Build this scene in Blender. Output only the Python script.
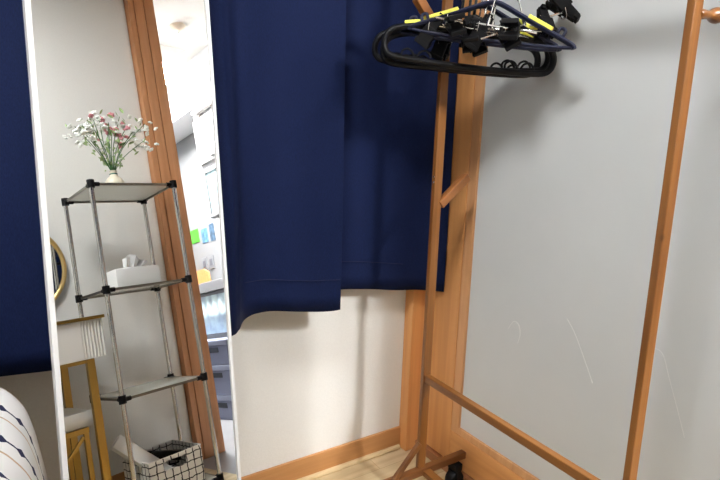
import bpy, bmesh, math, random
from mathutils import Vector, Matrix
PI = math.pi
random.seed(7)
for o in list(bpy.data.objects):
    bpy.data.objects.remove(o)
SC = bpy.context.scene
COL = SC.collection

# ---------------------------------------------------------------- camera
cd = bpy.data.cameras.new('camera')
cam = bpy.data.objects.new('camera', cd); COL.objects.link(cam)
R_ = Vector((0.83811236, -0.54451732, 0.03268887)); U_ = Vector((0.07206135, 0.16991707, 0.9828201)); F_ = Vector((0.54071696, 0.82135807, -0.18164825))
M = Matrix(((R_.x, U_.x, -F_.x, 0), (R_.y, U_.y, -F_.y, 0), (R_.z, U_.z, -F_.z, 1.0), (0, 0, 0, 1)))
cam.matrix_world = M
cd.sensor_width = 36; cd.lens = 533.7 / 720 * 36; cd.clip_start = .02
SC.camera = cam
# ---------------------------------------------------------------- world, exposure
W = bpy.data.worlds.new('world'); SC.world = W; W.use_nodes = True
W.node_tree.nodes['Background'].inputs[0].default_value = (.9, .95, 1, 1)
W.node_tree.nodes['Background'].inputs[1].default_value = .05
SC.view_settings.view_transform = 'Standard'; SC.view_settings.look = 'None'
SC.view_settings.gamma = 1; SC.view_settings.use_curve_mapping = False
SC.view_settings.exposure = 0.9
SC.cycles.caustics_reflective = False; SC.cycles.caustics_refractive = False
ROOM_LAMP = 37.0      # emission of the bedroom ceiling lamp
HALL_LAMP = 185.0      # emission of the hall ceiling lamp seen in the mirror

# ---------------------------------------------------------------- materials
def mat(name):
    m = bpy.data.materials.new(name); m.use_nodes = True
    nt = m.node_tree; return m, nt, nt.nodes['Principled BSDF']
def plain(name, col, rough=.5, metal=0, bump=0, bscale=60, spec=.5, vary=.0):
    m, nt, b = mat(name)
    b.inputs['Base Color'].default_value = (*col, 1); b.inputs['Roughness'].default_value = rough
    b.inputs['Metallic'].default_value = metal; b.inputs['Specular IOR Level'].default_value = spec
    tc = nt.nodes.new('ShaderNodeTexCoord'); n = nt.nodes.new('ShaderNodeTexNoise')
    n.inputs['Scale'].default_value = bscale; n.inputs['Detail'].default_value = 4
    nt.links.new(tc.outputs['Object'], n.inputs['Vector'])
    if bump:
        bp = nt.nodes.new('ShaderNodeBump'); bp.inputs['Strength'].default_value = bump; bp.inputs['Distance'].default_value = .002
        nt.links.new(n.outputs['Fac'], bp.inputs['Height']); nt.links.new(bp.outputs['Normal'], b.inputs['Normal'])
    if vary:
        r = nt.nodes.new('ShaderNodeValToRGB')
        r.color_ramp.elements[0].color = (*[c * (1 - vary) for c in col], 1); r.color_ramp.elements[0].position = .3
        r.color_ramp.elements[1].color = (*[min(1, c * (1 + vary)) for c in col], 1); r.color_ramp.elements[1].position = .7
        nt.links.new(n.outputs['Fac'], r.inputs['Fac']); nt.links.new(r.outputs['Color'], b.inputs['Base Color'])
    return m
def wood(name, c1, c2, axis=2, rough=.42, scale=1.0, knots=False):
    m, nt, b = mat(name)
    tc = nt.nodes.new('ShaderNodeTexCoord'); mp = nt.nodes.new('ShaderNodeMapping')
    s = [34 * scale] * 3; s[axis] = 1.6 * scale
    mp.inputs['Scale'].default_value = s
    nt.links.new(tc.outputs['Object'], mp.inputs['Vector'])
    n = nt.nodes.new('ShaderNodeTexNoise'); n.inputs['Scale'].default_value = 1.4; n.inputs['Detail'].default_value = 6; n.inputs['Distortion'].default_value = .6
    nt.links.new(mp.outputs['Vector'], n.inputs['Vector'])
    r = nt.nodes.new('ShaderNodeValToRGB')
    r.color_ramp.elements[0].position = .32; r.color_ramp.elements[0].color = (*c1, 1)
    r.color_ramp.elements[1].position = .68; r.color_ramp.elements[1].color = (*c2, 1)
    nt.links.new(n.outputs['Fac'], r.inputs['Fac'])
    out = r.outputs['Color']
    if knots:
        v = nt.nodes.new('ShaderNodeTexVoronoi'); v.inputs['Scale'].default_value = 9
        nt.links.new(tc.outputs['Object'], v.inputs['Vector'])
        kr = nt.nodes.new('ShaderNodeValToRGB'); kr.color_ramp.elements[0].position = .05; kr.color_ramp.elements[0].color = (.35, .3, .28, 1)
        kr.color_ramp.elements[1].position = .09; kr.color_ramp.elements[1].color = (1, 1, 1, 1)
        nt.links.new(v.outputs['Distance'], kr.inputs['Fac'])
        mx = nt.nodes.new('ShaderNodeMixRGB'); mx.blend_type = 'MULTIPLY'; mx.inputs['Fac'].default_value = .8
        nt.links.new(out, mx.inputs['Color1']); nt.links.new(kr.outputs['Color'], mx.inputs['Color2']); out = mx.outputs['Color']
    nt.links.new(out, b.inputs['Base Color'])
    b.inputs['Roughness'].default_value = rough
    bp = nt.nodes.new('ShaderNodeBump'); bp.inputs['Strength'].default_value = .12; bp.inputs['Distance'].default_value = .001
    nt.links.new(n.outputs['Fac'], bp.inputs['Height']); nt.links.new(bp.outputs['Normal'], b.inputs['Normal'])
    return m
def emit(name, col, s):
    m, nt, b = mat(name)
    b.inputs['Base Color'].default_value = (.8, .8, .8, 1)
    b.inputs['Emission Color'].default_value = (*col, 1); b.inputs['Emission Strength'].default_value = s
    return m
def fabric(name, col, col2, wrinkle=.35):
    m, nt, b = mat(name)
    tc = nt.nodes.new('ShaderNodeTexCoord')
    mp = nt.nodes.new('ShaderNodeMapping'); mp.inputs['Scale'].default_value = (700, 700, 180)
    nt.links.new(tc.outputs['Object'], mp.inputs['Vector'])
    n = nt.nodes.new('ShaderNodeTexNoise'); n.inputs['Scale'].default_value = 1; n.inputs['Detail'].default_value = 3
    nt.links.new(mp.outputs['Vector'], n.inputs['Vector'])
    r = nt.nodes.new('ShaderNodeValToRGB'); r.color_ramp.elements[0].position = .3; r.color_ramp.elements[1].position = .7
    r.color_ramp.elements[0].color = (*col, 1); r.color_ramp.elements[1].color = (*col2, 1)
    nt.links.new(n.outputs['Fac'], r.inputs['Fac']); nt.links.new(r.outputs['Color'], b.inputs['Base Color'])
    w = nt.nodes.new('ShaderNodeTexNoise'); w.inputs['Scale'].default_value = 5; w.inputs['Detail'].default_value = 3; w.inputs['Distortion'].default_value = 1.2
    nt.links.new(tc.outputs['Object'], w.inputs['Vector'])
    b1 = nt.nodes.new('ShaderNodeBump'); b1.inputs['Strength'].default_value = wrinkle; b1.inputs['Distance'].default_value = .012
    nt.links.new(w.outputs['Fac'], b1.inputs['Height'])
    b2 = nt.nodes.new('ShaderNodeBump'); b2.inputs['Strength'].default_value = .25; b2.inputs['Distance'].default_value = .0006
    nt.links.new(n.outputs['Fac'], b2.inputs['Height']); nt.links.new(b1.outputs['Normal'], b2.inputs['Normal'])
    nt.links.new(b2.outputs['Normal'], b.inputs['Normal'])
    b.inputs['Roughness'].default_value = .75
    b.inputs['Specular IOR Level'].default_value = .1; b.inputs['Sheen Weight'].default_value = .02; b.inputs['Sheen Tint'].default_value = (.4, .5, .9, 1)
    return m

M_wall = plain('wallpaper', (.80, .79, .75), .85, bump=.25, bscale=220, vary=.02)
M_ceil = plain('ceiling_paper', (.85, .84, .81), .9, bump=.1, bscale=150)
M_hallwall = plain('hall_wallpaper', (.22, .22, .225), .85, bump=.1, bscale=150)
WD1, WD2 = (.68, .315, .11), (.78, .385, .14)
M_dz = wood('door_wood_upright', WD1, WD2, 2)
M_dy = wood('door_wood_level', WD1, WD2, 1)
M_dx = wood('baseboard_wood', (.48, .225, .08), (.57, .285, .11), 0)
M_jr = wood('reddish_door_wood', (.50, .225, .095), (.60, .285, .13), 2)
RK1, RK2 = (.165, .058, .012), (.28, .112, .026)
M_rz = wood('rack_wood_upright', RK1, RK2, 2, .33, knots=True)
M_ry = wood('rack_wood_level', RK1, RK2, 1, .33)
M_rx = wood('rack_wood_cross', (.13, .045, .012), (.21, .08, .022), 0, .36)
M_navy = fabric('navy_curtain_cloth', (.0042, .0085, .036), (.0072, .014, .056))
M_chrome = plain('chrome', (.62, .61, .58), .18, 1)
M_steel = plain('hook_steel', (.85, .84, .80), .2, 1)
M_blackpl = plain('black_plastic', (.004, .004, .005), .55, spec=.2)
M_blackhg = plain('black_hanger_plastic', (.005, .005, .006), .45, spec=.3)
M_navyhg = plain('navy_flocked_plastic', (.003, .006, .030), .55)
M_yellow = plain('yellow_grip', (.85, .80, .10), .5)
M_orange = plain('orange_grip', (.85, .22, .06), .5)
M_white = plain('white_lacquer', (.90, .90, .88), .35)
M_whiteframe = plain('white_frame_paint', (.86, .86, .85), .3)
M_gold = plain('brushed_gold', (.46, .30, .08), .3, 1)
M_ring = plain('gold_ring', (.80, .58, .25), .3, 1)
M_cushion = plain('white_leatherette', (.82, .80, .76), .5, bump=.1, bscale=80)
M_mirror, nt, b = mat('mirror_silver'); b.inputs['Metallic'].default_value = 1; b.inputs['Roughness'].default_value = 0; b.inputs['Base Color'].default_value = (.93, .945, .93, 1)
# frosted glass
M_frost, nt, b = mat('frosted_glass')
tc = nt.nodes.new('ShaderNodeTexCoord'); n = nt.nodes.new('ShaderNodeTexNoise'); n.inputs['Scale'].default_value = 3; n.inputs['Detail'].default_value = 5
nt.links.new(tc.outputs['Object'], n.inputs['Vector'])
r = nt.nodes.new('ShaderNodeValToRGB'); r.color_ramp.elements[0].color = (.70, .73, .73, 1); r.color_ramp.elements[1].color = (.76, .785, .785, 1)
r.color_ramp.elements[0].position = .3; r.color_ramp.elements[1].position = .7
nt.links.new(n.outputs['Fac'], r.inputs['Fac']); nt.links.new(r.outputs['Color'], b.inputs['Base Color'])
b.inputs['Roughness'].default_value = .55; b.inputs['Transmission Weight'].default_value = .15
n2 = nt.nodes.new('ShaderNodeTexNoise'); n2.inputs['Scale'].default_value = 400; bp = nt.nodes.new('ShaderNodeBump'); bp.inputs['Strength'].default_value = .2; bp.inputs['Distance'].default_value = .0005
nt.links.new(tc.outputs['Object'], n2.inputs['Vector']); nt.links.new(n2.outputs['Fac'], bp.inputs['Height']); nt.links.new(bp.outputs['Normal'], b.inputs['Normal'])
M_scratch = plain('scratch_mark', (.86, .87, .86), .6)
# translucent shelf plate
M_plate, nt, b = mat('clear_shelf_plate'); b.inputs['Base Color'].default_value = (.88, .90, .82, 1); b.inputs['Roughness'].default_value = .12
b.inputs['Transmission Weight'].default_value = .35; b.inputs['IOR'].default_value = 1.3
# laminate floor
M_floor, nt, b = mat('laminate_floor')
tc = nt.nodes.new('ShaderNodeTexCoord'); mp = nt.nodes.new('ShaderNodeMapping'); mp.inputs['Rotation'].default_value = (0, 0, 0)
br = nt.nodes.new('ShaderNodeTexBrick'); br.inputs['Scale'].default_value = 1; br.inputs['Brick Width'].default_value = .9; br.inputs['Row Height'].default_value = .11
br.inputs['Mortar Size'].default_value = .0012; br.inputs['Color1'].default_value = (.60, .47, .28, 1); br.inputs['Color2'].default_value = (.64, .51, .32, 1); br.inputs['Mortar'].default_value = (.45, .34, .19, 1)
nt.links.new(tc.outputs['Object'], mp.inputs['Vector']); nt.links.new(mp.outputs['Vector'], br.inputs['Vector'])
mp2 = nt.nodes.new('ShaderNodeMapping'); mp2.inputs['Scale'].default_value = (3, 40, 1); nt.links.new(tc.outputs['Object'], mp2.inputs['Vector'])
n = nt.nodes.new('ShaderNodeTexNoise'); n.inputs['Scale'].default_value = 1.2; n.inputs['Detail'].default_value = 6; nt.links.new(mp2.outputs['Vector'], n.inputs['Vector'])
r = nt.nodes.new('ShaderNodeValToRGB'); r.color_ramp.elements[0].color = (.80, .77, .72, 1); r.color_ramp.elements[1].color = (1, 1, 1, 1); r.color_ramp.elements[0].position = .35; r.color_ramp.elements[1].position = .65
nt.links.new(n.outputs['Fac'], r.inputs['Fac'])
mx = nt.nodes.new('ShaderNodeMixRGB'); mx.blend_type = 'MULTIPLY'; mx.inputs['Fac'].default_value = 1
nt.links.new(br.outputs['Color'], mx.inputs['Color1']); nt.links.new(r.outputs['Color'], mx.inputs['Color2']); nt.links.new(mx.outputs['Color'], b.inputs['Base Color']); b.inputs['Roughness'].default_value = .45
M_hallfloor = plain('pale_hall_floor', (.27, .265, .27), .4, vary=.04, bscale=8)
# basket grid cloth (uv in metres)
def uvgrid(name, base, line, cell, width):
    m, nt, b = mat(name)
    uv = nt.nodes.new('ShaderNodeUVMap'); sx = nt.nodes.new('ShaderNodeSeparateXYZ'); nt.links.new(uv.outputs['UV'], sx.inputs['Vector'])
    nz = nt.nodes.new('ShaderNodeTexNoise'); nz.inputs['Scale'].default_value = 45; nt.links.new(uv.outputs['UV'], nz.inputs['Vector'])
    outs = []
    for ax in ('X', 'Y'):
        a = nt.nodes.new('ShaderNodeMath'); a.operation = 'MULTIPLY_ADD'; a.inputs[1].default_value = 1 / cell
        w = nt.nodes.new('ShaderNodeMath'); w.operation = 'MULTIPLY'; w.inputs[1].default_value = .35; nt.links.new(nz.outputs['Fac'], w.inputs[0])
        nt.links.new(sx.outputs[ax], a.inputs[0]); nt.links.new(w.outputs[0], a.inputs[2])
        f = nt.nodes.new('ShaderNodeMath'); f.operation = 'FRACT'; nt.links.new(a.outputs[0], f.inputs[0])
        l = nt.nodes.new('ShaderNodeMath'); l.operation = 'LESS_THAN'; l.inputs[1].default_value = width / cell; nt.links.new(f.outputs[0], l.inputs[0]); outs.append(l)
    mxm = nt.nodes.new('ShaderNodeMath'); mxm.operation = 'MAXIMUM'; nt.links.new(outs[0].outputs[0], mxm.inputs[0]); nt.links.new(outs[1].outputs[0], mxm.inputs[1])
    c = nt.nodes.new('ShaderNodeMixRGB'); c.inputs['Color1'].default_value = (*base, 1); c.inputs['Color2'].default_value = (*line, 1)
    nt.links.new(mxm.outputs[0], c.inputs['Fac']); nt.links.new(c.outputs['Color'], b.inputs['Base Color']); b.inputs['Roughness'].default_value = .8
    return m
M_grid = uvgrid('grid_print_cloth', (.80, .79, .75), (.012, .012, .012), .03, .0042)
# duvet: navy dashes with diamonds and thin beige lines (uv: u along the drape, v across stripes, metres)
M_duvet, nt, b = mat('striped_duvet_cloth')
uv = nt.nodes.new('ShaderNodeUVMap'); sx = nt.nodes.new('ShaderNodeSeparateXYZ')
def mth(op, a, bb=None, c=None):
    q = nt.nodes.new('ShaderNodeMath'); q.operation = op
    for i, v in enumerate((a, bb, c)):
        if v is None: continue
        if isinstance(v, (int, float)): q.inputs[i].default_value = v
        else: nt.links.new(v, q.inputs[i])
    return q.outputs[0]
nt.links.new(uv.outputs['UV'], sx.inputs['Vector'])
U0, V0 = sx.outputs['X'], sx.outputs['Y']
nz = nt.nodes.new('ShaderNodeTexNoise'); nz.inputs['Scale'].default_value = 9; nt.links.new(uv.outputs['UV'], nz.inputs['Vector'])
Vw = mth('ADD', V0, mth('MULTIPLY', mth('SUBTRACT', nz.outputs['Fac'], .5), .02))
PER = .095
fv = mth('SUBTRACT', mth('FRACT', mth('MULTIPLY', Vw, 1 / PER)), .5)
dv = mth('MULTIPLY', mth('ABSOLUTE', fv), PER)
fu = mth('FRACT', mth('MULTIPLY', U0, 1 / .036))
tri = mth('MAXIMUM', mth('SUBTRACT', 1, mth('MULTIPLY', mth('ABSOLUTE', mth('SUBTRACT', fu, .5)), 3.2)), .22)
navym = mth('LESS_THAN', dv, mth('MULTIPLY', tri, .0085))
fb = mth('SUBTRACT', mth('FRACT', mth('ADD', mth('MULTIPLY', Vw, 1 / PER), .33)), .5)
beigem = mth('LESS_THAN', mth('MULTIPLY', mth('ABSOLUTE', fb), PER), .0022)
c1 = nt.nodes.new('ShaderNodeMixRGB'); c1.inputs['Color1'].default_value = (.88, .87, .85, 1); c1.inputs['Color2'].default_value = (.62, .44, .30, 1); nt.links.new(beigem, c1.inputs['Fac'])
c2 = nt.nodes.new('ShaderNodeMixRGB'); c2.inputs['Color2'].default_value = (.008, .012, .06, 1); nt.links.new(navym, c2.inputs['Fac']); nt.links.new(c1.outputs['Color'], c2.inputs['Color1'])
nt.links.new(c2.outputs['Color'], b.inputs['Base Color']); b.inputs['Roughness'].default_value = .85

# ---------------------------------------------------------------- mesh helpers
def box(bm, x0, x1, y0, y1, z0, z1, bev=0, M=None):
    vs = [bm.verts.new((x, y, z)) for x in (x0, x1) for y in (y0, y1) for z in (z0, z1)]
    fs = [(0, 1, 3, 2), (4, 6, 7, 5), (0, 4, 5, 1), (2, 3, 7, 6), (0, 2, 6, 4), (1, 5, 7, 3)]
    faces = [bm.faces.new([vs[i] for i in f]) for f in fs]
    if bev:
        es = {e for f in faces for e in f.edges}
        rr = bmesh.ops.bevel(bm, geom=list(es), offset=bev, segments=2, affect='EDGES', profile=.6)
        vs = list({v for f in rr['faces'] for v in f.verts} | {v for v in vs if v.is_valid})
    if M is not None:
        for v in vs: v.co = M @ v.co
    return vs
def frame_along(d, up=Vector((0, 0, 1))):
    d = d.normalized()
    if abs(d.dot(up)) > .98: up = Vector((0, 1, 0))
    a = d.cross(up).normalized(); return a, a.cross(d).normalized()
def bar(bm, a, b, w, h, up=(0, 0, 1), bev=.002):
    """square bar from a to b: w across, h along up"""
    a, b = Vector(a), Vector(b); d = b - a
    s, u = frame_along(d, Vector(up)); L = d.length; d = d / L
    Mx = Matrix((( s.x, d.x, u.x, a.x), (s.y, d.y, u.y, a.y), (s.z, d.z, u.z, a.z), (0, 0, 0, 1)))
    return box(bm, -w / 2, w / 2, 0, L, -h / 2, h / 2, bev, Mx)
def tube(bm, pts, r, seg=10, closed=False, caps=True, sq=1.0):
    pts = [Vector(p) for p in pts]; n = len(pts); rings = []
    rs = r if isinstance(r, (list, tuple)) else [r] * n
    a = None
    for i, p in enumerate(pts):
        if closed: d = pts[(i + 1) % n] - pts[i - 1]
        else: d = pts[min(i + 1, n - 1)] - pts[max(i - 1, 0)]
        d.normalize()
        if a is None: a, b = frame_along(d)
        else:
            a = (a - d * a.dot(d)).normalized(); b = a.cross(d).normalized()
        rings.append([bm.verts.new(p + (a * math.cos(2 * PI * k / seg) + b * math.sin(2 * PI * k / seg) * sq) * rs[i]) for k in range(seg)])
    m = n if closed else n - 1
    for i in range(m):
        A, B = rings[i], rings[(i + 1) % n]
        for k in range(seg): bm.faces.new((A[k], A[(k + 1) % seg], B[(k + 1) % seg], B[k]))
    if caps and not closed: bm.faces.new(rings[0]); bm.faces.new(rings[-1])
def lathe(bm, prof, seg=20, M=None):
    rings = []
    for r, z in prof:
        ring = [bm.verts.new((r * math.cos(2 * PI * k / seg), r * math.sin(2 * PI * k / seg), z)) for k in range(seg)]
        if M is not None:
            for v in ring: v.co = M @ v.co
        rings.append(ring)
    for A, B in zip(rings, rings[1:]):
        for k in range(seg): bm.faces.new((A[k], A[(k + 1) % seg], B[(k + 1) % seg], B[k]))
    bm.faces.new(rings[0]); bm.faces.new(rings[-1])
def smooth_path(pts, n=6, closed=False):
    pts = [Vector(p) for p in pts]; out = []; N = len(pts)
    rng = range(N if closed else N - 1)
    g = (lambda i: pts[i % N]) if closed else (lambda i: pts[max(0, min(N - 1, i))])
    for i in rng:
        p0, p1, p2, p3 = g(i - 1), g(i), g(i + 1), g(i + 2)
        for k in range(n):
            t = k / n
            out.append(.5 * ((2 * p1) + (p2 - p0) * t + (2 * p0 - 5 * p1 + 4 * p2 - p3) * t * t + (3 * p1 - p0 - 3 * p2 + p3) * t ** 3))
    if not closed: out.append(pts[-1])
    return out
def B(): return bmesh.new()
ORG = {}
def obj(name, bm, m, parent=None, smooth=False, label=None):
    """links ONE mesh object; geometry given in world coordinates (relative to the thing's Empty when it has one)"""
    bmesh.ops.recalc_face_normals(bm, faces=bm.faces[:])
    me = bpy.data.meshes.new(name)
    if parent is not None:
        root = parent
        while root.parent: root = root.parent
        off = ORG.get(root.name, Vector((0, 0, 0)))
        bmesh.ops.translate(bm, verts=bm.verts[:], vec=-off)
    bm.to_mesh(me); bm.free()
    if smooth:
        for p in me.polygons: p.use_smooth = True
        try: me.set_sharp_from_angle(angle=math.radians(40))
        except Exception: pass
    o = bpy.data.objects.new(name, me); COL.objects.link(o); me.materials.append(m)
    if parent is not None: o.parent = parent
    if label: o['label'] = label
    return o
def thing(name, label, cat, loc=(0, 0, 0), group=None):
    o = bpy.data.objects.new(name, None); COL.objects.link(o); o.location = loc; o.empty_display_size = .05
    ORG[o.name] = Vector(loc); o['label'] = label; o['category'] = cat
    if group: o['group'] = group
    return o
def tag(o, label, cat, group=None):
    o['label'] = label; o['category'] = cat
    if group: o['group'] = group
    return o
def struct(name, bm, m, parent=None, smooth=False, label=None, cat=None):
    o = obj(name, bm, m, parent, smooth)
    if parent is None: o['kind'] = 'structure'
    if label: o['label'] = label
    if cat: o['category'] = cat
    return o
def dup(root, loc, rot, label, group=None):
    r = root.copy(); COL.objects.link(r); r.location = loc; r.rotation_euler = rot; r['label'] = label
    if group: r['group'] = group
    for ch in list(root.children):
        c = ch.copy(); COL.objects.link(c); c.parent = r
        for g in list(ch.children):
            d = g.copy(); COL.objects.link(d); d.parent = c
    return r

# ================================================================ STRUCTURE
YA = 1.285; YB = -.56; ZC = 2.38; XL = -1.7; XH = 1.95; YH = -2.9
bm = B(); box(bm, XL - .1, .935, YB - .1, YA + .1, -.05, 0); box(bm, .935, 1.13, .28, YA + .1, -.05, 0); struct('floor', bm, M_floor, label='pale laminate bedroom floor', cat='floor')
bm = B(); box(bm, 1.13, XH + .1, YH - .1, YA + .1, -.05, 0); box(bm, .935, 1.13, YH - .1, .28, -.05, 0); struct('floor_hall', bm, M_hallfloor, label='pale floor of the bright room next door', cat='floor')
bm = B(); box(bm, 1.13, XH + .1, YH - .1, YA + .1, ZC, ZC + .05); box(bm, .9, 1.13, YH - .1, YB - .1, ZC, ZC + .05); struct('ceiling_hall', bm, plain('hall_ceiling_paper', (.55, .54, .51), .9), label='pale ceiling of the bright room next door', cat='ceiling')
bm = B(); box(bm, XL - .1, 1.13, YB - .1, YA + .1, ZC, ZC + .05); struct('ceiling', bm, M_ceil, label='white papered ceiling', cat='ceiling')
bm = B(); box(bm, XL - .1, XH + .1, YA, YA + .1, 0, ZC); struct('wall_front', bm, M_wall, label='white papered wall below the navy curtains', cat='wall')
bm = B(); box(bm, XL - .1, .977, YB - .1, YB, 0, ZC); struct('wall_back', bm, M_wall, label='white papered wall behind the steel shelf', cat='wall')
bm = B(); box(bm, XL - .1, XL, YB, YA, 0, ZC); struct('wall_left', bm, M_wall, label='white papered wall at the far left', cat='wall')
bm = B(); box(bm, 1.0, 1.13, YB - .1, YB, 2.345, ZC); struct('wall_right', bm, M_wall, label='narrow white wall above the reddish door jamb', cat='wall')
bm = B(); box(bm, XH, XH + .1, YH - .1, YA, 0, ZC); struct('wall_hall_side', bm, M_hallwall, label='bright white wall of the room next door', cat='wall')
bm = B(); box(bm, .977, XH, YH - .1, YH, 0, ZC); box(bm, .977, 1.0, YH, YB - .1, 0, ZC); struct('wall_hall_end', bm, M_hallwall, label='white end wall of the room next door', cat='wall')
# baseboard and the pale floor moulding in front of it
bm = B(); box(bm, XL, 1.026, YA - .009, YA, .004, .0735, .002); struct('baseboard_front', bm, M_dx, label='light wood baseboard under the curtains', cat='baseboard')
M_mould = plain('pale_floor_moulding', (.66, .50, .28), .5)
bm = B(); tube(bm, [(XL, YA - .013, .006), (1.02, YA - .013, .006)], .0085, 8); struct('trim_1', bm, M_mould, label='pale quarter-round along the baseboard foot', cat='trim')
bm = B(); box(bm, XL, .977, YB, YB + .009, .004, .0735, .002); struct('baseboard_back', bm, M_dx, label='light wood baseboard behind the shelf', cat='baseboard')
# door frame: far jamb, near jamb with grooves, head, sill
bm = B(); box(bm, 1.026, 1.13, 1.245, YA, 0, 2.38, .003); struct('trim_2', bm, M_dz, label='orange wood door jamb in the corner by the curtain', cat='door frame')
bm = B()
for x0, x1, yy in ((.980, 1.006, -.522), (1.0095, 1.058, -.519), (1.0615, 1.115, -.519)): box(bm, x0, x1, YB - .1, yy, 0, 2.345, .0025)
box(bm, .99, 1.11, YB - .1, -.528, 0, 2.345); struct('trim_3', bm, M_jr, label='reddish wood door jamb with grooves behind the shelf', cat='door frame')
bm = B(); box(bm, 1.0, 1.13, YB, 1.245, 2.345, 2.38, .003); struct('trim_4', bm, M_dy, label='wood door head', cat='door frame')
bm = B(); box(bm, 1.066, 1.13, .275, 1.245, 0, .03, .002); struct('trim_5', bm, wood('sill_wood', (.33, .14, .06), (.42, .19, .085), 1), label='dark wood sill under the sliding door', cat='sill')

# sliding door with a frosted pane
dr = thing('door_1', 'wood-framed sliding door with a large frosted glass pane', 'door', (1.095, .76, .03)); dr['kind'] = 'structure'
DX0, DX1, DY0, DY1, DZ1 = 1.08, 1.112, .275, 1.243, 2.34
bm = B(); box(bm, DX0, DX1, 1.100, DY1, .032, DZ1, .002); obj('stile', bm, M_dz, dr)
bm = B(); box(bm, DX0, DX1, DY0, .365, .032, DZ1, .002); obj('stile', bm, M_dz, dr)
bm = B(); box(bm, DX0 + .0006, DX1, .3655, 1.0992, .032, .135, .002); obj('bottom_rail', bm, M_dy, dr)
bm = B(); box(bm, DX0 + .0006, DX1, .3655, 1.0992, DZ1 - .1, DZ1, .002); obj('top_rail', bm, M_dy, dr)
M_bead = wood('bead_wood', (.60, .30, .13), (.70, .38, .18), 2)
bm = B()
for y0, y1, z0, z1 in ((1.068, 1.0985, .136, DZ1 - .101), (.366, .378, .136, DZ1 - .101)): box(bm, DX0 + .0015, DX1 - .002, y0, y1, z0, z1, .002)
for z0, z1 in ((.136, .157), (DZ1 - .12, DZ1 - .101)): box(bm, DX0 + .0015, DX1 - .002, .378, 1.068, z0, z1, .002)
obj('glazing_bead', bm, M_bead, dr)
bm = B(); box(bm, DX0 + .010, DX0 + .016, .374, 1.0715, .153, DZ1 - .11); gl = obj('glass_pane', bm, M_frost, dr)
GX = DX0 + .0098
for pts in ([(.918, .52), (.902, .545), (.885, .54), (.878, .515), (.884, .49)], [(.745, .60), (.72, .57), (.69, .52), (.662, .47)], [(.545, .60), (.52, .595), (.50, .55), (.475, .49), (.455, .44)]):
    bm = B(); tube(bm, smooth_path([(GX, y, z) for y, z in pts], 5), .0006, 5); obj('scratch', bm, M_scratch, gl, label='faint pale scratch on the glass')

# ================================================================ LAMPS (fixtures and one added)
def lamp(name, label, cx, cy, sx, sy, z, strength, col, rim=-.004):
    t = thing(name, label, 'lamp', (cx, cy, z))
    bm = B(); x0, x1, y0, y1 = cx - sx / 2, cx + sx / 2, cy - sy / 2, cy + sy / 2
    for q in ((x0 - .014, x0 - .001, y0 - .014, y1 + .014), (x1 + .001, x1 + .014, y0 - .014, y1 + .014), (x0 - .001, x1 + .001, y0 - .014, y0 - .001), (x0 - .001, x1 + .001, y1 + .001, y1 + .014)): box(bm, *q, z + rim, ZC)
    box(bm, x0, x1, y0, y1, ZC - .0245, ZC); obj('housing', bm, M_white, t)
    bm = B(); box(bm, cx - sx / 2, cx + sx / 2, cy - sy / 2, cy + sy / 2, z, ZC - .0255, .006); obj('diffuser', bm, emit('lamp_glow_' + name, col, strength), t)
lamp('ceiling_light', 'square ceiling lamp lighting the bedroom', -.20, .27, .42, .42, ZC - .07, ROOM_LAMP, (.98, .985, 1))
lamp('hall_ceiling_light', 'rectangular glowing ceiling lamp of the next room, seen in the tall mirror', 1.42, -1.32, .34, .44, ZC - .13, HALL_LAMP, (.98, .985, 1), .022)
for yy in (.98,):  # added lamp, out of view: lights the frosted pane from behind
    lamp('added_passage_light', 'unseen added lamp brightening the frosted door from behind', 1.45, yy, .3, .4, ZC - .07, HALL_LAMP * .03, (1, .97, .92))

# ================================================================ CURTAINS
def curtain(name, label, path, z0f, z1, ymul, n_z=44):
    """path: list of (x, y_at_hem); hung straight at top, pushed by ymul lower down"""
    pts = smooth_path([(x, y, 0) for x, y in path], 10)
    bm = B(); rows = []
    for k in range(n_z + 1):
        t = k / n_z; row = []
        for i, p in enumerate(pts):
            zl = z0f(p.x); z = zl + (z1 - zl) * t
            y = p.y + ymul(p.x, z)
            y += .004 * math.sin(p.x * 38 + .6 * math.sin(z * 3)) * (.4 + .6 * t)
            row.append(bm.verts.new((p.x, y, z)))
        rows.append(row)
    for A, Bb in zip(rows, rows[1:]):
        for i in range(len(A) - 1): bm.faces.new((A[i], A[i + 1], Bb[i + 1], Bb[i]))
    o = obj(name, bm, M_navy, None, True)
    md = o.modifiers.new('thick', 'SOLIDIFY'); md.thickness = .0035; md.offset = 0
    return tag(o, label, 'curtain')
def lp(a, b, x): t = max(0, min(1, (x - a) / (b - a))); return t * t * (3 - 2 * t)
def back1(x, z): return .085 * lp(.75, 1.35, z) * (1 - lp(.36, .47, x)) + .012 * lp(.6, 1.6, z) * lp(.36, .47, x)
c1o = curtain('curtain', 'wide navy blackout curtain panel hanging behind the tall white-framed mirror',
    [(-1.2, 1.17), (-.9, 1.13), (-.6, 1.16), (-.35, 1.10), (-.1, 1.082), (.03, 1.056), (.1, 1.052), (.3, 1.06), (.375, 1.068), (.405, 1.10), (.44, 1.155), (.5, 1.170), (.56, 1.168), (.62, 1.172), (.69, 1.168), (.714, 1.170)],
    lambda x: .575 - .027 * lp(.48, .70, x) + .008 * lp(.42, .47, x), ZC - .02, back1)
c2o = curtain('curtain', 'narrower navy curtain panel nearest the sliding door, behind the coat rack',
    [(.66, 1.236), (.74, 1.24), (.82, 1.232), (.90, 1.236), (.96, 1.23), (1.01, 1.215), (1.05, 1.186), (1.072, 1.160)],
    lambda x: .590 - .028 * lp(.74, 1.0, x), ZC - .02, lambda x, z: 0)
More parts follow.
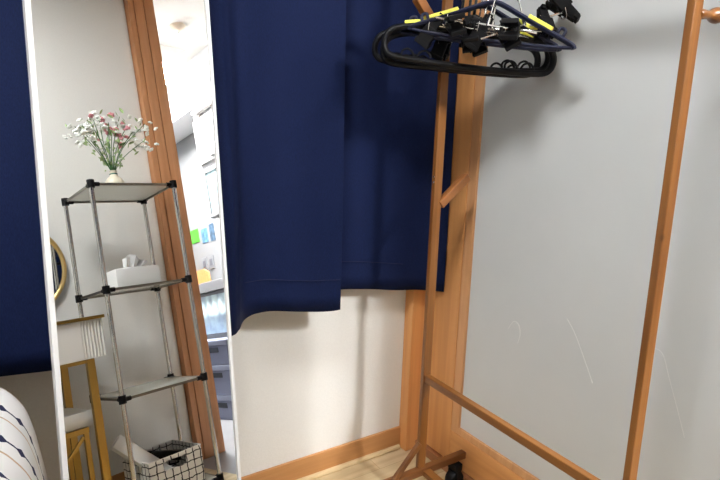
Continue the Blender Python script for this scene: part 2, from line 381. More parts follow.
# hem seams are part of each curtain
def hem(parent, path, z0, dy):
    bm = B(); tube(bm, smooth_path([(x, y + dy, z0(x)) for x, y in path], 8), .0008, 5); obj('hem_stitching', bm, plain('hem_thread', (.005, .008, .04), .8), parent)
hem(c1o, [(.44, 1.152), (.5, 1.1655), (.56, 1.1635), (.62, 1.167), (.708, 1.165)], lambda x: .668 - .027 * lp(.45, .7, x), -.0025)
hem(c2o, [(.74, 1.236), (.82, 1.227), (.90, 1.231), (.96, 1.224)], lambda x: .672 - .028 * lp(.74, 1.0, x), -.0025)

# ================================================================ TALL MIRROR (leaning on its own stand)
O = Vector((.2, 1.0953, 1.5)); n_ = Vector((.119, -.978, .169)).normalized(); h_ = Vector((.993, .117, -.023)); h_ = (h_ - n_ * h_.dot(n_)).normalized(); u_ = n_.cross(h_); u_ = u_ if u_.z > 0 else -u_
MM = Matrix(((h_.x, u_.x, n_.x, O.x), (h_.y, u_.y, n_.y, O.y), (h_.z, u_.z, n_.z, O.z), (0, 0, 0, 1)))
uL, uR, vB, vT, fw = -.1629, .1416, -1.51, -.05, .0085
tm = thing('standing_mirror', 'tall white-framed standing mirror tilted back in front of the navy curtain', 'mirror', (.2, .84, 0))
def mb(bm, a0, a1, b0, b1, c0, c1, bev=.0015): box(bm, a0, a1, b0, b1, c0, c1, bev, MM)
for a0, a1, b0, b1 in ((uL, uL + fw, vB, vT), (uR - fw * .75, uR, vB, vT), (uL + fw, uR - fw * .75, vB, vB + fw), (uL + fw, uR - fw * .75, vT - fw, vT)):
    bm = B(); mb(bm, a0, a1, b0, b1, -.018, .004); obj('frame_side', bm, M_whiteframe, tm)
bm = B(); mb(bm, uL + .004, uR - .004, vB + .004, vT - .004, -.003, 0, 0); obj('mirror_glass', bm, M_mirror, tm)
bm = B(); mb(bm, uL + .004, uR - .004, vB + .004, vT - .004, -.012, -.0035, 0); obj('back_board', bm, plain('mirror_backing', (.35, .27, .18), .8), tm)
pa = MM @ Vector((-.01, -.55, -.017)); pb = Vector((pa.x - .02, 1.07, .012))
bm = B(); bar(bm, pa, pb, .05, .012); obj('stand_leg', bm, M_whiteframe, tm)

# ================================================================ COAT RACK
XR0, YR0, XR1, YR1 = .9092, 1.0335, .888, .448
rk = thing('coat_rack', 'freestanding wooden garment rack with two slim posts and pegs in front of the frosted door', 'coat rack', (.90, .74, 0))
PW, PD, PT = .0255, .0125, 1.52
def post(x, y):
    bm = B(); box(bm, x - PW / 2, x + PW / 2, y - PD / 2, y + PD / 2, .086, PT, .002); return bm
obj('post', post(XR0, YR0), M_rz, rk); obj('post', post(XR1, YR1), M_rz, rk)
BZ = 1.392
bm = B(); tube(bm, [(XR0, YR0 - .006, BZ), (XR1, YR1 + .006, BZ)], .0125, 14); obj('hanging_rail', bm, M_ry, rk, True)
bm = B(); bar(bm, (XR0, YR0 - PD / 2, .374), (XR1, YR1 + PD / 2, .374), .018, .02); obj('lower_rail', bm, M_ry, rk)
bm = B(); bar(bm, (XR0 + .012, YR0 - .012, .092), (XR1 + .012, YR1 + .012, .092), .026, .016); obj('base_stretcher', bm, M_ry, rk)
for (x, y) in ((XR0, YR0 - .005), (XR1, YR1)):
    bm = B(); bar(bm, (x - .165, y, .096), (x + .163, y, .096), .020, .021, bev=.003); fo = obj('foot_beam', bm, M_rx, rk)
    bm = B(); bar(bm, (x - .017, y - .006, .188), (x - .105, y - .006, .100), .013, .013, bev=.002); obj('brace', bm, M_rx, rk)
    for sx in (-.145, .130):
        cx = x + sx
        bm = B(); M0 = Matrix.Translation((cx, y, .028)) @ Matrix.Rotation(PI / 2, 4, 'X')
        lathe(bm, [(.003, -.014), (.024, -.014), (.0275, -.008), (.0275, .008), (.024, .014), (.003, .014)], 24, M0)
        w = obj('castor_wheel', bm, M_blackpl, rk, True)
        bm = B(); box(bm, cx - .012, cx + .012, y - .019, y + .019, .058, .0815, .003); box(bm, cx - .008, cx + .008, y - .019, y - .016, .02, .06); box(bm, cx - .008, cx + .008, y + .016, y + .019, .02, .06); obj('castor_fork', bm, M_blackpl, w)
# angled square pegs on the far post
M_peg = wood('peg_wood', (.27, .095, .027), (.38, .15, .045), 0, .3)
for a, b_ in (((XR0 + .012, YR0 - .0, .846), (1.008, YR0 - .004, .919)), ((XR0 - .012, YR0 - .0, 1.250), (.812, YR0 - .004, 1.330))):
    bm = B(); bar(bm, a, b_, .022, .020, up=(0, 1, 0), bev=.003); obj('peg', bm, M_peg, rk, label='square wooden peg slanting up from the far post')
# round turned peg on the near post
bm = B(); M0 = Matrix.Translation((XR1 + .010, YR1 - .002, 1.208)) @ Matrix.Rotation(math.radians(84), 4, 'Y')
lathe(bm, [(.006, 0), (.0075, .004), (.0075, .012), (.0062, .026), (.0058, .036), (.0085, .041), (.0115, .048), (.0125, .055), (.0115, .062), (.008, .067), (.003, .0695)], 20, M0)
obj('knob_peg', bm, M_rz, rk, True, label='round turned wooden knob on the near post')
for zz in (.905, .918):
    bm = B(); M0 = Matrix.Translation((XR0 - PW / 2 - .0002, YR0 - .002, zz)) @ Matrix.Rotation(-PI / 2, 4, 'Y'); lathe(bm, [(.0005, 0), (.0026, 0), (.0022, .0016), (.0005, .002)], 10, M0); obj('screw', bm, M_steel, rk, True)

# ================================================================ HANGERS on the rail (local: X across, Z up, hook top at z=0)
HR = BZ + .0125
def rail_at(y): t = (y - YR0) / (YR1 - YR0); return XR0 + (XR1 - XR0) * t
def hook_pts(top=0, stem=-.11):
    r = .0165; P = []
    for k in range(13):
        a = PI * (1.12 - 1.12 * k / 12) + 0
        P.append((r * math.cos(a) , 0, -r - .0025 + r * math.sin(a)))
    P += [(r * .9, 0, -r - .02), (.004, 0, -r - .036), (0, 0, -r - .046), (0, 0, stem)]
    return P
def black_hanger(label):
    t = thing('plastic_hanger', label, 'hanger')
    bm = B(); tube(bm, hook_pts(0, -.142), .0034, 8); obj('hook', bm, M_blackhg, t, True)
    P = [(0, 0, -.140), (-.06, 0, -.147), (-.12, 0, -.156), (-.160, 0, -.163), (-.182, 0, -.173), (-.192, 0, -.194), (-.187, 0, -.217), (-.163, 0, -.2275), (-.08, 0, -.2315), (0, 0, -.2325)]
    P = P + [(-x, y, z) for x, y, z in P[-2:0:-1]]
    bm = B(); tube(bm, smooth_path(P, 5, True), .0088, 10, True, sq=.85); obj('body', bm, M_blackhg, t, True)
    for s in (-1, 1):
        for q0, q1 in (((.060, -.1425), (.100, -.1485)), ((.112, -.1505), (.152, -.1575))):
            bm = B(); bar(bm, (s * q0[0], 0, q0[1] + .006), (s * q1[0], 0, q1[1] + .006), .011, .007, bev=.001); obj('grip_strip', bm, M_yellow, t, label='yellow grip strip')
    for s in (-1, 1):
        bm = B(); c = s * .118
        tube(bm, smooth_path([(c - .030, 0, -0.2305), (c - .032, 0, -0.2155), (c - .022, 0, -0.2075), (c - .010, 0, -0.2115), (c - .003, 0, -0.2225), (c + .003, 0, -0.2225), (c + .010, 0, -0.2115), (c + .022, 0, -0.2075), (c + .032, 0, -0.2155), (c + .034, 0, -0.2215)], 4), .0026, 7)
        obj('strap_hook', bm, M_blackhg, t, True)
    return t
def navy_hanger(label, dz=0):
    t = thing('slim_hanger', label, 'hanger')
    bm = B(); tube(bm, hook_pts(0, -.106 + dz), .002, 8); obj('hook', bm, M_steel, t, True, 'bright steel hook')
    bm = B(); w = .175
    P = [(-w - .003, 0, -.180), (-w + .004, 0, -.172), (-.13, 0, -.155), (-.06, 0, -.127), (-.02, 0, -.110), (0, 0, -.106), (.02, 0, -.110), (.06, 0, -.127), (.13, 0, -.155), (w - .004, 0, -.172), (w + .003, 0, -.180)]
    P = [(x, y, z + dz) for x, y, z in P]
    tube(bm, smooth_path(P, 5), .0092, 8, sq=.6)
    tube(bm, smooth_path([(x, y, z + dz) for x, y, z in [(-.172, 0, -.178), (-.12, 0, -.182), (0, 0, -.183), (.12, 0, -.182), (.172, 0, -.178)]], 5), .0055, 8, sq=.75)
    obj('body', bm, M_navyhg, t, True)
    for s in (-1, 1):
        bm = B(); tube(bm, smooth_path([(s * x, 0, z + dz) for x, z in [(.150, -.160), (.154, -.147), (.144, -.1425), (.139, -.152)]], 4), .0036, 7); obj('strap_notch', bm, M_navyhg, t, True)
        for a, mm in ((-.006, M_yellow), (.006, M_orange if s > 0 else M_yellow)):
            bm = B(); bar(bm, (s * .075, a, -.126 + dz), (s * .128, a, -.147 + dz), .0045, .0075, bev=.001); obj('grip_strip', bm, mm, t, label='yellow grip strip' if mm == M_yellow else 'orange grip strip')
    return t
def clip_hanger(label, off, dz=0):
    t = thing('clip_hanger', label, 'hanger')
    bm = B(); tube(bm, hook_pts(0, -.152), .002, 8); obj('hook', bm, M_steel, t, True)
    bm = B(); tube(bm, [(-.105, 0, -.156), (.105, 0, -.156)], .0023, 8); tube(bm, [(0, 0, -.142), (0, 0, -.158)], .004, 8); obj('cross_rod', bm, M_steel, t, True, 'thin bright steel rod')
    for c, tw, sw in off:
        bm = B(); TW = Matrix.Translation((c, 0, -.156)) @ Matrix.Rotation(math.radians(sw), 4, 'Y') @ Matrix.Rotation(math.radians(tw), 4, 'X') @ Matrix.Scale(1.12, 4)
        for s in (-1, 1):
            Mx = TW @ Matrix.Translation((0, s * .006, 0)) @ Matrix.Rotation(s * .20, 4, 'X')
            box(bm, -.014, .014, -.0035, .0035, -.038, -.004, .0015, Mx); box(bm, -.0095, .0095, -.003, .003, -.006, .024, .0015, Mx)
            box(bm, -.0155, .0155, -.0045, .0045, -.044, -.034, .0015, Mx)
        box(bm, -.007 + c, .007 + c, -.006, .006, -.163, -.149, .001)
        box(bm, -.017, -.013, -.004, .004, -.043, -.030, .001, TW); box(bm, .013, .017, -.004, .004, -.043, -.030, .001, TW); box(bm, -.0045, .0045, -.009, .009, .018, .028, .001, TW)
        cl = obj('clip', bm, M_blackpl, t)
        bm = B(); tube(bm, [(c - .017, 0, -.168), (c + .017, 0, -.168)], .0016, 6); tube(bm, smooth_path([(c - .012, -.012, -.148), (c - .012, -.009, -.168), (c - .012, .009, -.168), (c - .012, .012, -.148)], 3), .0011, 6); obj('spring_pin', bm, M_steel, cl, True)
    return t
def hang(t, y, phi, roll=0, pitch=0):
    t.location = (rail_at(y), y, HR + .0005); t.rotation_euler = (math.radians(pitch), math.radians(roll), math.radians(-phi))
GB, GN, GC = 'black plastic hangers on the rack rail', 'navy slim hangers on the rack rail', 'black clip hangers on the rack rail'
hb = black_hanger('frontmost black plastic hanger, its long bottom bar crossing the rack post'); hb['group'] = GB; hang(hb, .922, 35, 5)
def again(src, label, y, phi, roll=0, pitch=0, group=None):
    r = dup(src, (rail_at(y), y, HR + .0005), (math.radians(pitch), math.radians(roll), math.radians(-phi)), label, group); return r
again(hb, 'black plastic hanger just behind the frontmost one, its rounded end nearest the curtain', .950, 33, 1, 1.5, GB)
again(hb, 'black plastic hanger third from the front, mostly hidden behind the other two', .968, 35, 4, 3, GB)
nh = navy_hanger('navy slim hanger with its square tip reaching farthest right over the frosted glass'); nh['group'] = GN; hang(nh, .852, 52, 8)
again(nh, 'navy slim hanger close behind the first, its left end over the black hanger arm', .892, 47, 7, 0, GN)
ch = clip_hanger('clip hanger tilted up with two black clips out over the frosted glass', (( .045, -30, 25), (.105, 150, -20))); ch['group'] = GC; hang(ch, .85, 22, -20)
ch2 = clip_hanger('clip hanger with its black clips bunched in front of the rack post', ((-.095, 20, 30), (-.02, -35, -15))); ch2['group'] = GC; hang(ch2, .90, 40, 6)
ch3 = clip_hanger('clip hanger hanging nearly end-on in the middle of the bunch', ((-.05, 60, 10), (.03, -50, -35))); ch3['group'] = GC; hang(ch3, .86, 55, 5, 3)
ch4 = clip_hanger('clip hanger lowest in the bunch, a splayed black clip over the black hanger bar', ((-.07, -65, -25), (.0, 25, 20))); ch4['group'] = GC; hang(ch4, .875, 30, 9, -2)
ch5 = clip_hanger('clip hanger nearest the viewer in the bunch, both clips turned edge-on', ((-.035, 95, 15), (.055, -75, -10))); ch5['group'] = GC; hang(ch5, .842, 58, 12, -4)
again(ch2, 'clip hanger behind the bunched one, its clips showing just below the peg', .915, 62, -4, 2, GC)

# ================================================================ BED with a striped duvet (lower left)
bd = thing('bed', 'bed under a white striped duvet left of the tall mirror', 'bed', (-.6, .72, 0))
bm = B(); box(bm, -1.15, -.06, .34, 1.03, .0, .26, .01); obj('base', bm, plain('bed_base', (.7, .68, .64), .7), bd)
bm = B(); box(bm, -1.15, -.06, .34, 1.03, .26, .50, .03); obj('mattress', bm, plain('mattress_cloth', (.8, .79, .76), .9), bd, True)
prof = [(-1.12, .53), (-.9, .56), (-.7, .59), (-.5, .615), (-.3, .628), (-.16, .625), (-.08, .615), (-.04, .598), (-.013, .562), (.000, .522), (.0085, .475), (.0155, .426), (.020, .36), (.020, .31)]
pp = smooth_path([(x, 0, z) for x, z in prof], 5)
bm = B(); uvl = bm.loops.layers.uv.new('UVMap'); rows = []; NY = 40; Y0, Y1 = .33, 1.0
arc = [0]
for a, b_ in zip(pp, pp[1:]): arc.append(arc[-1] + (b_ - a).length)
for j in range(NY + 1):
    v = Y0 + (Y1 - Y0) * j / NY; row = []
    e = min(1, (Y1 - v) / .06, (v - Y0) / .06); dz = .05 * (1 - math.sqrt(max(0, 1 - (1 - e) ** 2)))
    for p, a in zip(pp, arc):
        wob = .010 * math.sin(v * 17 + a * 9) * math.sin(a * 12 + 1) + .006 * math.sin(v * 41 + a * 5)
        if p.x > -.1: wob *= .35
        fade = lp(.3, .55, p.z)
        row.append((bm.verts.new((p.x + (0 if p.x < -.06 else wob * .5), v, p.z + (wob - dz) * fade)), a, v))
    rows.append(row)
for A, Bb in zip(rows, rows[1:]):
    for i in range(len(A) - 1):
        q = (A[i], A[i + 1], Bb[i + 1], Bb[i]); f = bm.faces.new([k[0] for k in q])
        for l, k in zip(f.loops, q): l[uvl].uv = (k[1], k[2])
dv_o = obj('duvet', bm, M_duvet, None, True)
md = dv_o.modifiers.new('thick', 'SOLIDIFY'); md.thickness = .02; md.offset = -1
tag(dv_o, 'white duvet with navy diamond stripes humped over the bed edge', 'duvet')

# ================================================================ SEEN IN THE MIRROR: steel shelf and what stands on it
SX, SY, SW, SD, ST, SS = .5342, -.1399, .327, .2898, 1.2193, .3998
sh = thing('shelf_rack', 'four-tier chrome shelf rack with clear plates, reflected in the tall mirror', 'shelf', (SX + SW / 2, SY - SD / 2, 0))
for i in (0, 1):
    for j in (0, 1):
        x, y = SX + SW * i, SY - SD * j
        bm = B(); tube(bm, [(x, y, .0), (x, y, ST + .012)], .0085, 14); po = obj('post', bm, M_chrome, sh, True)
        for k in range(4):
            z = ST - SS * k if k < 3 else .018
            bm = B(); tube(bm, [(x, y, z - .016), (x, y, z + .014)], .0135, 12)
            tube(bm, [(x, y, z - .002), (x + (.03 if i == 0 else -.03), y, z - .002)], .0085, 8); tube(bm, [(x, y, z - .002), (x, y + (.03 if j == 1 else -.03), z - .002)], .0085, 8)
            obj('connector', bm, M_blackpl, po, True, 'dark plastic corner connector')
for k in range(4):
    z = ST - SS * k if k < 3 else .018
    bm = B(); box(bm, SX + .006, SX + SW - .006, SY - SD + .006, SY - .006, z - .001, z + .004); tier = obj('plate', bm, M_plate, sh)
    bm = B()
    for a, b_ in (((SX, SY), (SX + SW, SY)), ((SX, SY - SD), (SX + SW, SY - SD)), ((SX, SY), (SX, SY - SD)), ((SX + SW, SY), (SX + SW, SY - SD))): bar(bm, (*a, z - .002), (*b_, z - .002), .007, .010, bev=.001)
    obj('edge_frame', bm, plain('dark_steel', (.22, .21, .18), .3, 1), tier)
ZT = [ST + .004, ST - SS + .004, ST - 2 * SS + .004, .022]
# tissue pack
tp = thing('tissue_pack', 'white soft tissue pack on the second tier of the shelf rack', 'tissues', (.715, -.29, ZT[1]))
bm = B(); box(bm, .612, .798, -.345, -.235, ZT[1], ZT[1] + .082, .020); obj('pack', bm, plain('soft_white_wrap', (.84, .84, .83), .5, bump=.3, bscale=30), tp, True)
bm = B(); rows = []
for j in range(6):
    t = j / 5; row = []
    for i in range(9):
        s = i / 8 - .5
        row.append(bm.verts.new((.705 + s * (.07 + .03 * t) + .015 * t, -.29 + .012 * math.sin(i * 1.9) * (.5 + t), ZT[1] + .079 + .062 * t - .03 * t * abs(s + .15) * 2)))
    rows.append(row)
for A, Bb in zip(rows, rows[1:]):
    for i in range(8): bm.faces.new((A[i], A[i + 1], Bb[i + 1], Bb[i]))
ts = obj('tissue_sheet', bm, plain('tissue_paper', (.88, .88, .87), .9), tp, True); md = ts.modifiers.new('thick', 'SOLIDIFY'); md.thickness = .0012
# vase and bouquet
VX, VY = .678, -.27
vs = thing('vase', 'small squat cream bottle vase on the top tier of the shelf rack', 'vase', (VX, VY, ZT[0]))
bm = B(); lathe(bm, [(.028, 0), (.034, .004), (.037, .02), (.036, .038), (.028, .052), (.016, .062), (.013, .078), (.016, .084), (.012, .084), (.010, .07), (.008, .062)], 24, Matrix.Translation((VX, VY, ZT[0]))); obj('body', bm, plain('cream_ceramic', (.74, .68, .54), .3), vs, True)
bm = B(); tube(bm, [(VX + .0135 * math.cos(a), VY + .0135 * math.sin(a), ZT[0] + .07) for a in [2 * PI * k / 16 for k in range(16)]], .003, 6, True); obj('neck_ribbon', bm, plain('green_ribbon', (.03, .14, .10), .6), vs, True)
fl = thing('flower_bouquet', 'bouquet of tiny white and pink flowers fanning out of the cream vase', 'flowers', (VX, VY, ZT[0] + .07))
M_stem = plain('stem_green', (.06, .17, .05), .6); M_leaf = plain('leaf_green', (.34, .47, .20), .6); M_bw = plain('white_petals', (.90, .91, .86), .7); M_bp = plain('pink_petals', (.70, .30, .33), .7)
random.seed(11)
def blossom(m):
    bm = B()
    for k in range(7):
        a = 2 * PI * k / 6; rr = .0075 if k < 6 else 0
        bmesh.ops.create_icosphere(bm, subdivisions=1, radius=.0052, matrix=Matrix.Translation((rr * math.cos(a), rr * math.sin(a), .002 * (k % 2) + (.004 if k == 6 else 0))))
    bmesh.ops.translate(bm, verts=bm.verts[:], vec=(VX, VY, ZT[0] + .07))
    return obj('blossom', bm, m, fl, True)
bw = blossom(M_bw); bp_ = blossom(M_bp)
def leafmesh():
    bm = B(); L = [(0, 0), (.007, .012), (.006, .026), (0, .038)]
    r1 = [bm.verts.new((x, 0, z)) for x, z in L]; r2 = [bm.verts.new((-x, .0015, z)) for x, z in L[1:3]]; mid = [bm.verts.new((0, -.003, z)) for x, z in L[1:3]]
    bm.faces.new((r1[0], r1[1], mid[0])); bm.faces.new((r1[1], r1[2], mid[1], mid[0])); bm.faces.new((r1[2], r1[3], mid[1]))
    bm.faces.new((r1[0], mid[0], r2[0])); bm.faces.new((mid[0], mid[1], r2[1], r2[0])); bm.faces.new((mid[1], r1[3], r2[1]))
    bmesh.ops.translate(bm, verts=bm.verts[:], vec=(VX, VY, ZT[0] + .07))
    return obj('leaf', bm, M_leaf, fl)
lf = leafmesh()
tips = []
for k in range(14):
    a = (k / 13 - .5) * 2; yy = random.uniform(-.05, .05)
    tip = Vector((a * .135 + random.uniform(-.015, .015) + .012, yy, .255 - .075 * a * a + random.uniform(-.05, .02)))
    P = smooth_path([(0, 0, -.03), (a * .006, yy * .1, .01), (a * .05, yy * .5, tip.z * .5), tip], 4)
    bm = B(); tube(bm, [p + Vector((VX, VY, ZT[0] + .07)) for p in P], .0016, 5); obj('stem', bm, M_stem, fl, True); tips.append((P, tip))
first = {'w': True, 'p': True, 'l': True}
def putc(src, key, loc, rot, sc):
    if first[key]: o = src; first[key] = False
    else: o = src.copy(); COL.objects.link(o); o.parent = fl
    o.location = loc; o.rotation_euler = rot; o.scale = (sc,) * 3
for k in range(99):
    P, tip = tips[k % 14]; q = tip + Vector((random.gauss(0, .021), random.gauss(0, .024), random.gauss(-.024, .024)))
    pink = abs(q.x - .015) < .075 and random.random() < .5
    putc(bp_ if pink else bw, 'p' if pink else 'w', q, (random.uniform(-.9, .9), random.uniform(-.9, .9), random.uniform(0, 6)), random.uniform(.75, 1.2))
for k in range(99):
    P, tip = tips[k % 14]; b0 = P[random.randint(6, len(P) - 1)]
    q = b0 + Vector((random.gauss(0, .018), random.gauss(0, .018), random.gauss(-.01, .02)))
    putc(lf, 'l', q, (random.uniform(-1.2, 1.2), random.uniform(-1.2, 1.2), random.uniform(0, 6)), random.uniform(.5, .95))
# basket
bx0, bx1, by0, by1, bz0, bz1 = .60, .812, -.405, -.165, .0225, .162
bk = thing('fabric_basket', 'white cloth basket with a black grid print on the bottom tier of the shelf rack', 'basket', ((bx0 + bx1) / 2, (by0 + by1) / 2, bz0))
bm = B(); uvl = bm.loops.layers.uv.new('UVMap')
def bquad(P, uvs):
    f = bm.faces.new([bm.verts.new(p) for p in P])
    for l, q in zip(f.loops, uvs): l[uvl].uv = q
def wallq(ax, ay, bx, by, u0, holes=None):
    L = math.hypot(bx - ax, by - ay); us = [0, L]; zs = [bz0, bz1]
    if holes: us = [0, holes[0], holes[1], L]; zs = [bz0, holes[2], holes[3], bz1]
    for i in range(len(us) - 1):
        for j in range(len(zs) - 1):
            if holes and i == 1 and j == 1: continue
            P = []; Q = []
            for (uu, zz) in ((us[i], zs[j]), (us[i + 1], zs[j]), (us[i + 1], zs[j + 1]), (us[i], zs[j + 1])):
                t = uu / L; P.append((ax + (bx - ax) * t, ay + (by - ay) * t, zz)); Q.append((u0 + uu, zz))
            bquad(P, Q)
wallq(bx0, by1, bx1, by1, 0, (.055, .145, .115, .148)); wallq(bx1, by1, bx1, by0, .3); wallq(bx1, by0, bx0, by0, .6); wallq(bx0, by0, bx0, by1, .9)
bquad([(bx0, by0, bz0), (bx1, by0, bz0), (bx1, by1, bz0), (bx0, by1, bz0)], [(0, 0), (.2, 0), (.2, .2), (0, .2)])
bmesh.ops.remove_doubles(bm, verts=bm.verts[:], dist=1e-5)
o = obj('cloth_body', bm, M_grid, bk); md = o.modifiers.new('thick', 'SOLIDIFY'); md.thickness = .004; md.offset = -1
bm = B(); tube(bm, [(bx0, by0, bz1), (bx1, by0, bz1), (bx1, by1, bz1), (bx0, by1, bz1)], .0032, 6, True); obj('rim', bm, M_cushion, bk)
# things in the basket
a = Vector((.655, -.20, .13)); b_ = Vector((.53, -.255, .262))
bm = B(); bar(bm, Vector((.70, -.215, .075)), b_, .055, .024, up=(.3, 1, .2), bev=.003); tag(obj('paper_box', bm, M_white), 'slim white paper box leaning out of the grid-print basket', 'box')
hd = thing('hair_iron', 'black hair straightener lying in the grid-print basket', 'hair iron', (.70, -.3, .1))
for s in (-1, 1):
    bm = B(); bar(bm, (.635, -.30 + s * .012, .168 + .008 * s), (.775, -.25 + s * .02, .128 + .012 * s), .024, .02, bev=.005); obj('handle', bm, M_blackpl, hd, True)
bm = B(); tube(bm, smooth_path([(.735 + (.045 - .002 * k) * math.cos(k * .62), -.31 + .05 * math.sin(k * .62), .095 + .004 * k) for k in range(18)], 3), .0032, 7); tag(obj('power_cord', bm, M_blackpl, None, True), 'black power cord coiled inside the grid-print basket', 'cord')

# ================================================================ vanity table, stool, round mirror
vt = thing('vanity_table', 'white vanity table with a fluted front and gold legs left of the shelf rack', 'vanity table', (.26, -.33, 0))
vx0, vx1, vy0, vy1 = .02, .515, -.50, -.16
bm = B(); box(bm, vx0, .4385, vy0, vy1, .585, .722, .003); obj('drawer_case', bm, M_white, vt)
bm = B()
box(bm, .4390, vx1, vy0, vy1 - .006, .585, .722, .002)
for k in range(7):
    xx = .4435 + k * .0108; tube(bm, [(xx, vy1 - .005, .588), (xx, vy1 - .005, .720)], .0052, 8)
obj('fluted_panel', bm, M_white, vt, True)
bm = B(); box(bm, vx0 - .004, vx1 + .006, vy0, vy1 + .006, .7225, .734, .002); obj('table_top', bm, M_gold, vt, label='thin gold edged top')
for yy in (vy1 - .02, vy0 + .02):
    bm = B(); box(bm, .0835, .4445, yy - .009, yy + .009, .572, .5845, .001); obj('apron', bm, M_gold, vt)
for x in (.07, .458):
    for y in (vy1 - .02, vy0 + .02):
        bm = B(); box(bm, x - .013, x + .013, y - .011, y + .011, 0, .5845, .001); obj('leg', bm, M_gold, vt)
st = thing('stool', 'gold-legged stool with a white padded seat pushed under the vanity table', 'stool', (.27, -.33, 0))
bm = B(); box(bm, .12, .456, -.45, -.205, .350, .410, .02); obj('seat', bm, M_cushion, st, True)
bm = B()
for y in (-.445, -.21): box(bm, .125, .432, y - .008, y + .008, .332, .3515, .001)
for x in (.133, .424): box(bm, x - .008, x + .008, -.445, -.21, .332, .3515, .001)
obj('seat_frame', bm, M_gold, st)
for x in (.133, .424):
    for y in (-.437, -.218):
        bm = B(); box(bm, x - .008, x + .008, y - .008, y + .008, 0, .3315, .001); obj('leg', bm, M_gold, st)
for y in (-.437, -.218):
    bm = B(); bar(bm, (.142, y, .02), (.415, y, .32), .012, .012); bar(bm, (.142, y, .32), (.415, y, .02), .0115, .0115); obj('cross_brace', bm, M_gold, st)
rm = thing('round_mirror', 'round gold-rimmed mirror hung on the wall above the vanity table', 'mirror', (.35, YB + .01, .972))
bm = B(); tube(bm, [(.35 + .184 * math.cos(2 * PI * k / 48), YB + .012, .972 + .184 * math.sin(2 * PI * k / 48)) for k in range(48)], .009, 10, True); obj('rim', bm, M_ring, rm, True)
bm = B(); M0 = Matrix.Translation((.35, YB + .004, .972)) @ Matrix.Rotation(-PI / 2, 4, 'X'); lathe(bm, [(.05, 0), (.180, 0), (.180, .006), (.05, .006)], 48, M0); obj('glass', bm, M_mirror, rm)

# ================================================================ the bright room next door (reflected through the door opening)
sd = thing('smoke_detector', 'round beige smoke detector on the ceiling of the next room, seen in the tall mirror', 'smoke detector', (1.425, -.836, ZC - .04))
bm = B(); lathe(bm, [(.02, -.038), (.034, -.034), (.044, -.02), (.048, 0)], 24, Matrix.Translation((1.425, -.836, ZC))); obj('cover', bm, plain('beige_plastic', (.66, .58, .47), .5), sd, True)
bm = B(); lathe(bm, [(.004, -.045), (.008, -.043), (.008, -.038)], 12, Matrix.Translation((1.425, -.836, ZC))); obj('sensor_tip', bm, M_white, sd, True)
# dropped ceiling strip above the wall cabinets
bm = B(); box(bm, 1.70, XH, YH, -.3, 2.06, ZC, .004); struct('trim_6', bm, plain('dropped_ceiling_paper', (.6, .6, .6), .9), label='white dropped ceiling strip in the next room', cat='trim')
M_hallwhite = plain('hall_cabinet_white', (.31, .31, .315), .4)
wc = thing('wall_cabinet', 'white wall cabinet with flat doors high in the next room', 'cabinet', (1.82, -.9, 1.62))
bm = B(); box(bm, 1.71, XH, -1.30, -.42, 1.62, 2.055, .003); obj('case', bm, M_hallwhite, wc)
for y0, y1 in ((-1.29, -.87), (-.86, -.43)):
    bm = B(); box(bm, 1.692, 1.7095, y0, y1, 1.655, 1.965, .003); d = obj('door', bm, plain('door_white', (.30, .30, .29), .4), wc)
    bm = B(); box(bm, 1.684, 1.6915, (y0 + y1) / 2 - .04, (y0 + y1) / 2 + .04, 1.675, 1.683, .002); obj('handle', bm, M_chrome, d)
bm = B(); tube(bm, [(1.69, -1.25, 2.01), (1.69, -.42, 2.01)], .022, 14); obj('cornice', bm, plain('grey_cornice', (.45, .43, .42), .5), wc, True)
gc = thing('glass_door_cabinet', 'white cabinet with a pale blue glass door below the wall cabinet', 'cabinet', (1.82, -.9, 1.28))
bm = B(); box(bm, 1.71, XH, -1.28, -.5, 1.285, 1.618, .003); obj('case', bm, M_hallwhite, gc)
bm = B()
for y0, y1, z0, z1 in ((-1.275, -1.245, 1.29, 1.612), (-.53, -.505, 1.29, 1.612), (-1.245, -.53, 1.29, 1.312), (-1.245, -.53, 1.59, 1.612)): box(bm, 1.695, 1.7095, y0, y1, z0, z1, .001)
obj('door_frame', bm, M_hallwhite, gc)
bm = B(); box(bm, 1.703, 1.7085, -1.245, -.53, 1.312, 1.59); obj('glass', bm, plain('pale_blue_glass', (.30, .40, .42), .2), gc)
# notes and outlets on the side wall
def note(name, label, y0, y1, z0, z1, m, cat='paper'):
    bm = B(); box(bm, XH - .004, XH - .0005, y0, y1, z0, z1); return tag(obj(name, bm, m), label, cat)
note('note_card', 'bright green card on the white wall of the next room', -2.035, -1.885, 1.225, 1.33, plain('green_card', (.07, .36, .03), .6))
t1 = note('photo_card', 'pale blue photo card beside the bright green card', -1.845, -1.755, 1.20, 1.31, plain('blue_card', (.08, .18, .28), .6, vary=.5, bscale=30))
note('photo_card', 'slate blue narrow photo card on the right of the pale blue card', -1.72, -1.655, 1.195, 1.325, plain('slate_card', (.05, .09, .14), .6, vary=.5, bscale=30))
for y, lab in ((-1.86, 'left one of two pale wall switches below the photo cards'), (-1.76, 'right one of two pale wall switches below the photo cards')):
    t = thing('wall_switch', lab, 'switch', (XH, y, 1.03), 'wall switches under the photo cards')
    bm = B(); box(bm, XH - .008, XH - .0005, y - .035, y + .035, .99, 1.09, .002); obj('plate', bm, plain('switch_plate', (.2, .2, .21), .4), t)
    bm = B(); box(bm, XH - .011, XH - .0085, y - .018, y + .018, 1.015, 1.065, .001); obj('rocker', bm, plain('switch_rocker', (.12, .12, .14), .4), t)
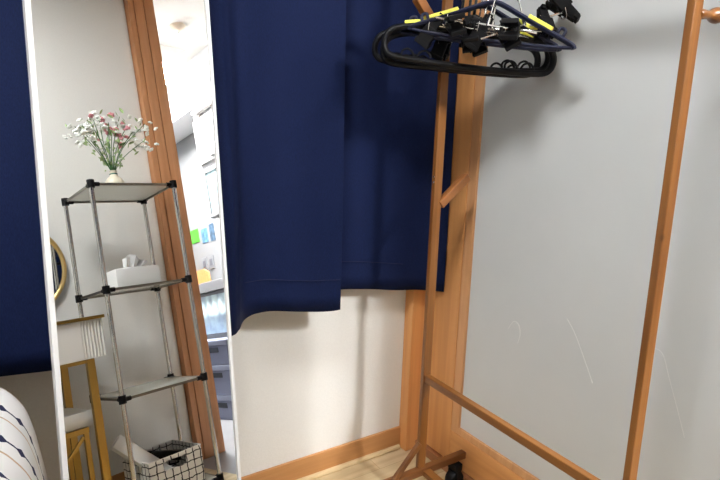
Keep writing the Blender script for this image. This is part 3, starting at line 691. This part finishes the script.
# low white cabinet with pale blue front, two slate-blue storage boxes in front, wooden tray on top
lc = thing('low_cabinet', 'low white cabinet with a pale blue pleated front in the next room', 'cabinet', (1.78, -1.5, .5))
bm = B(); box(bm, 1.655, XH - .01, -2.2, -.75, 0, .795, .003); obj('case', bm, M_hallwhite, lc)
bm = B(); box(bm, 1.625, XH - .01, -2.22, -.73, .80, .868, .004); obj('top', bm, M_hallwhite, lc)
M_pb = plain('pale_blue_cloth', (.66, .84, .95), .6, vary=.25, bscale=14)
bm = B()
ys = [-2.15 + k * .0125 for k in range(111)]
fr = [bm.verts.new((1.648 + .006 * math.sin(k * 1.1), y, .52)) for k, y in enumerate(ys)]; tp_ = [bm.verts.new((1.648 + .006 * math.sin(k * 1.1), y, .775)) for k, y in enumerate(ys)]
for i in range(110): bm.faces.new((fr[i], fr[i + 1], tp_[i + 1], tp_[i]))
o = obj('pleated_front', bm, M_pb, lc, True); md = o.modifiers.new('thick', 'SOLIDIFY'); md.thickness = .003
M_sl = plain('slate_blue_plastic', (.20, .215, .31), .5); M_slr = plain('dark_gap', (.03, .035, .05), .6)
def sbox(y0, z0, z1, lab):
    t = thing('storage_box', lab, 'storage box', (1.57, y0, z0), 'slate-blue storage boxes in the next room')
    bm = B(); box(bm, 1.50, 1.638, y0, y0 + .62, z0, z1 - .032, .006); obj('body', bm, M_sl, t)
    bm = B(); box(bm, 1.495, 1.639, y0 - .004, y0 + .624, z1 - .0315, z1 - .001, .004); obj('lid', bm, plain('lid_grey', (.25, .27, .36), .5), t)
    bm = B(); box(bm, 1.496, 1.4995, y0 + .1, y0 + .52, z1 - .075, z1 - .045, .001); obj('handle_slot', bm, M_slr, t)
sbox(-1.62, 0, .15, 'bottom slate-blue storage box standing on the pale floor of the next room'); sbox(-1.62, .1505, .335, 'middle slate-blue storage box of the stack in the next room'); sbox(-1.62, .3355, .49, 'top slate-blue storage box under the pale blue pleated front')
tr = thing('wooden_tray', 'orange wood tray with a rounded back on the low white cabinet', 'tray', (1.8, -1.9, .868))
bm = B(); box(bm, 1.76, 1.92, -2.10, -1.76, .8685, .885, .004); obj('base', bm, M_dx, tr)
bm = B(); P = [(-2.10, .885), (-2.10, .97), (-2.06, 1.0), (-1.83, 1.0), (-1.77, .97), (-1.76, .885)]
fa = [bm.verts.new((1.905, y, z)) for y, z in P]; fb_ = [bm.verts.new((1.92, y, z)) for y, z in P]
bm.faces.new(fa); bm.faces.new(fb_)
for i in range(6): bm.faces.new((fa[i], fa[(i + 1) % 6], fb_[(i + 1) % 6], fb_[i]))
obj('back', bm, M_dx, tr)
bpy.context.view_layer.update()
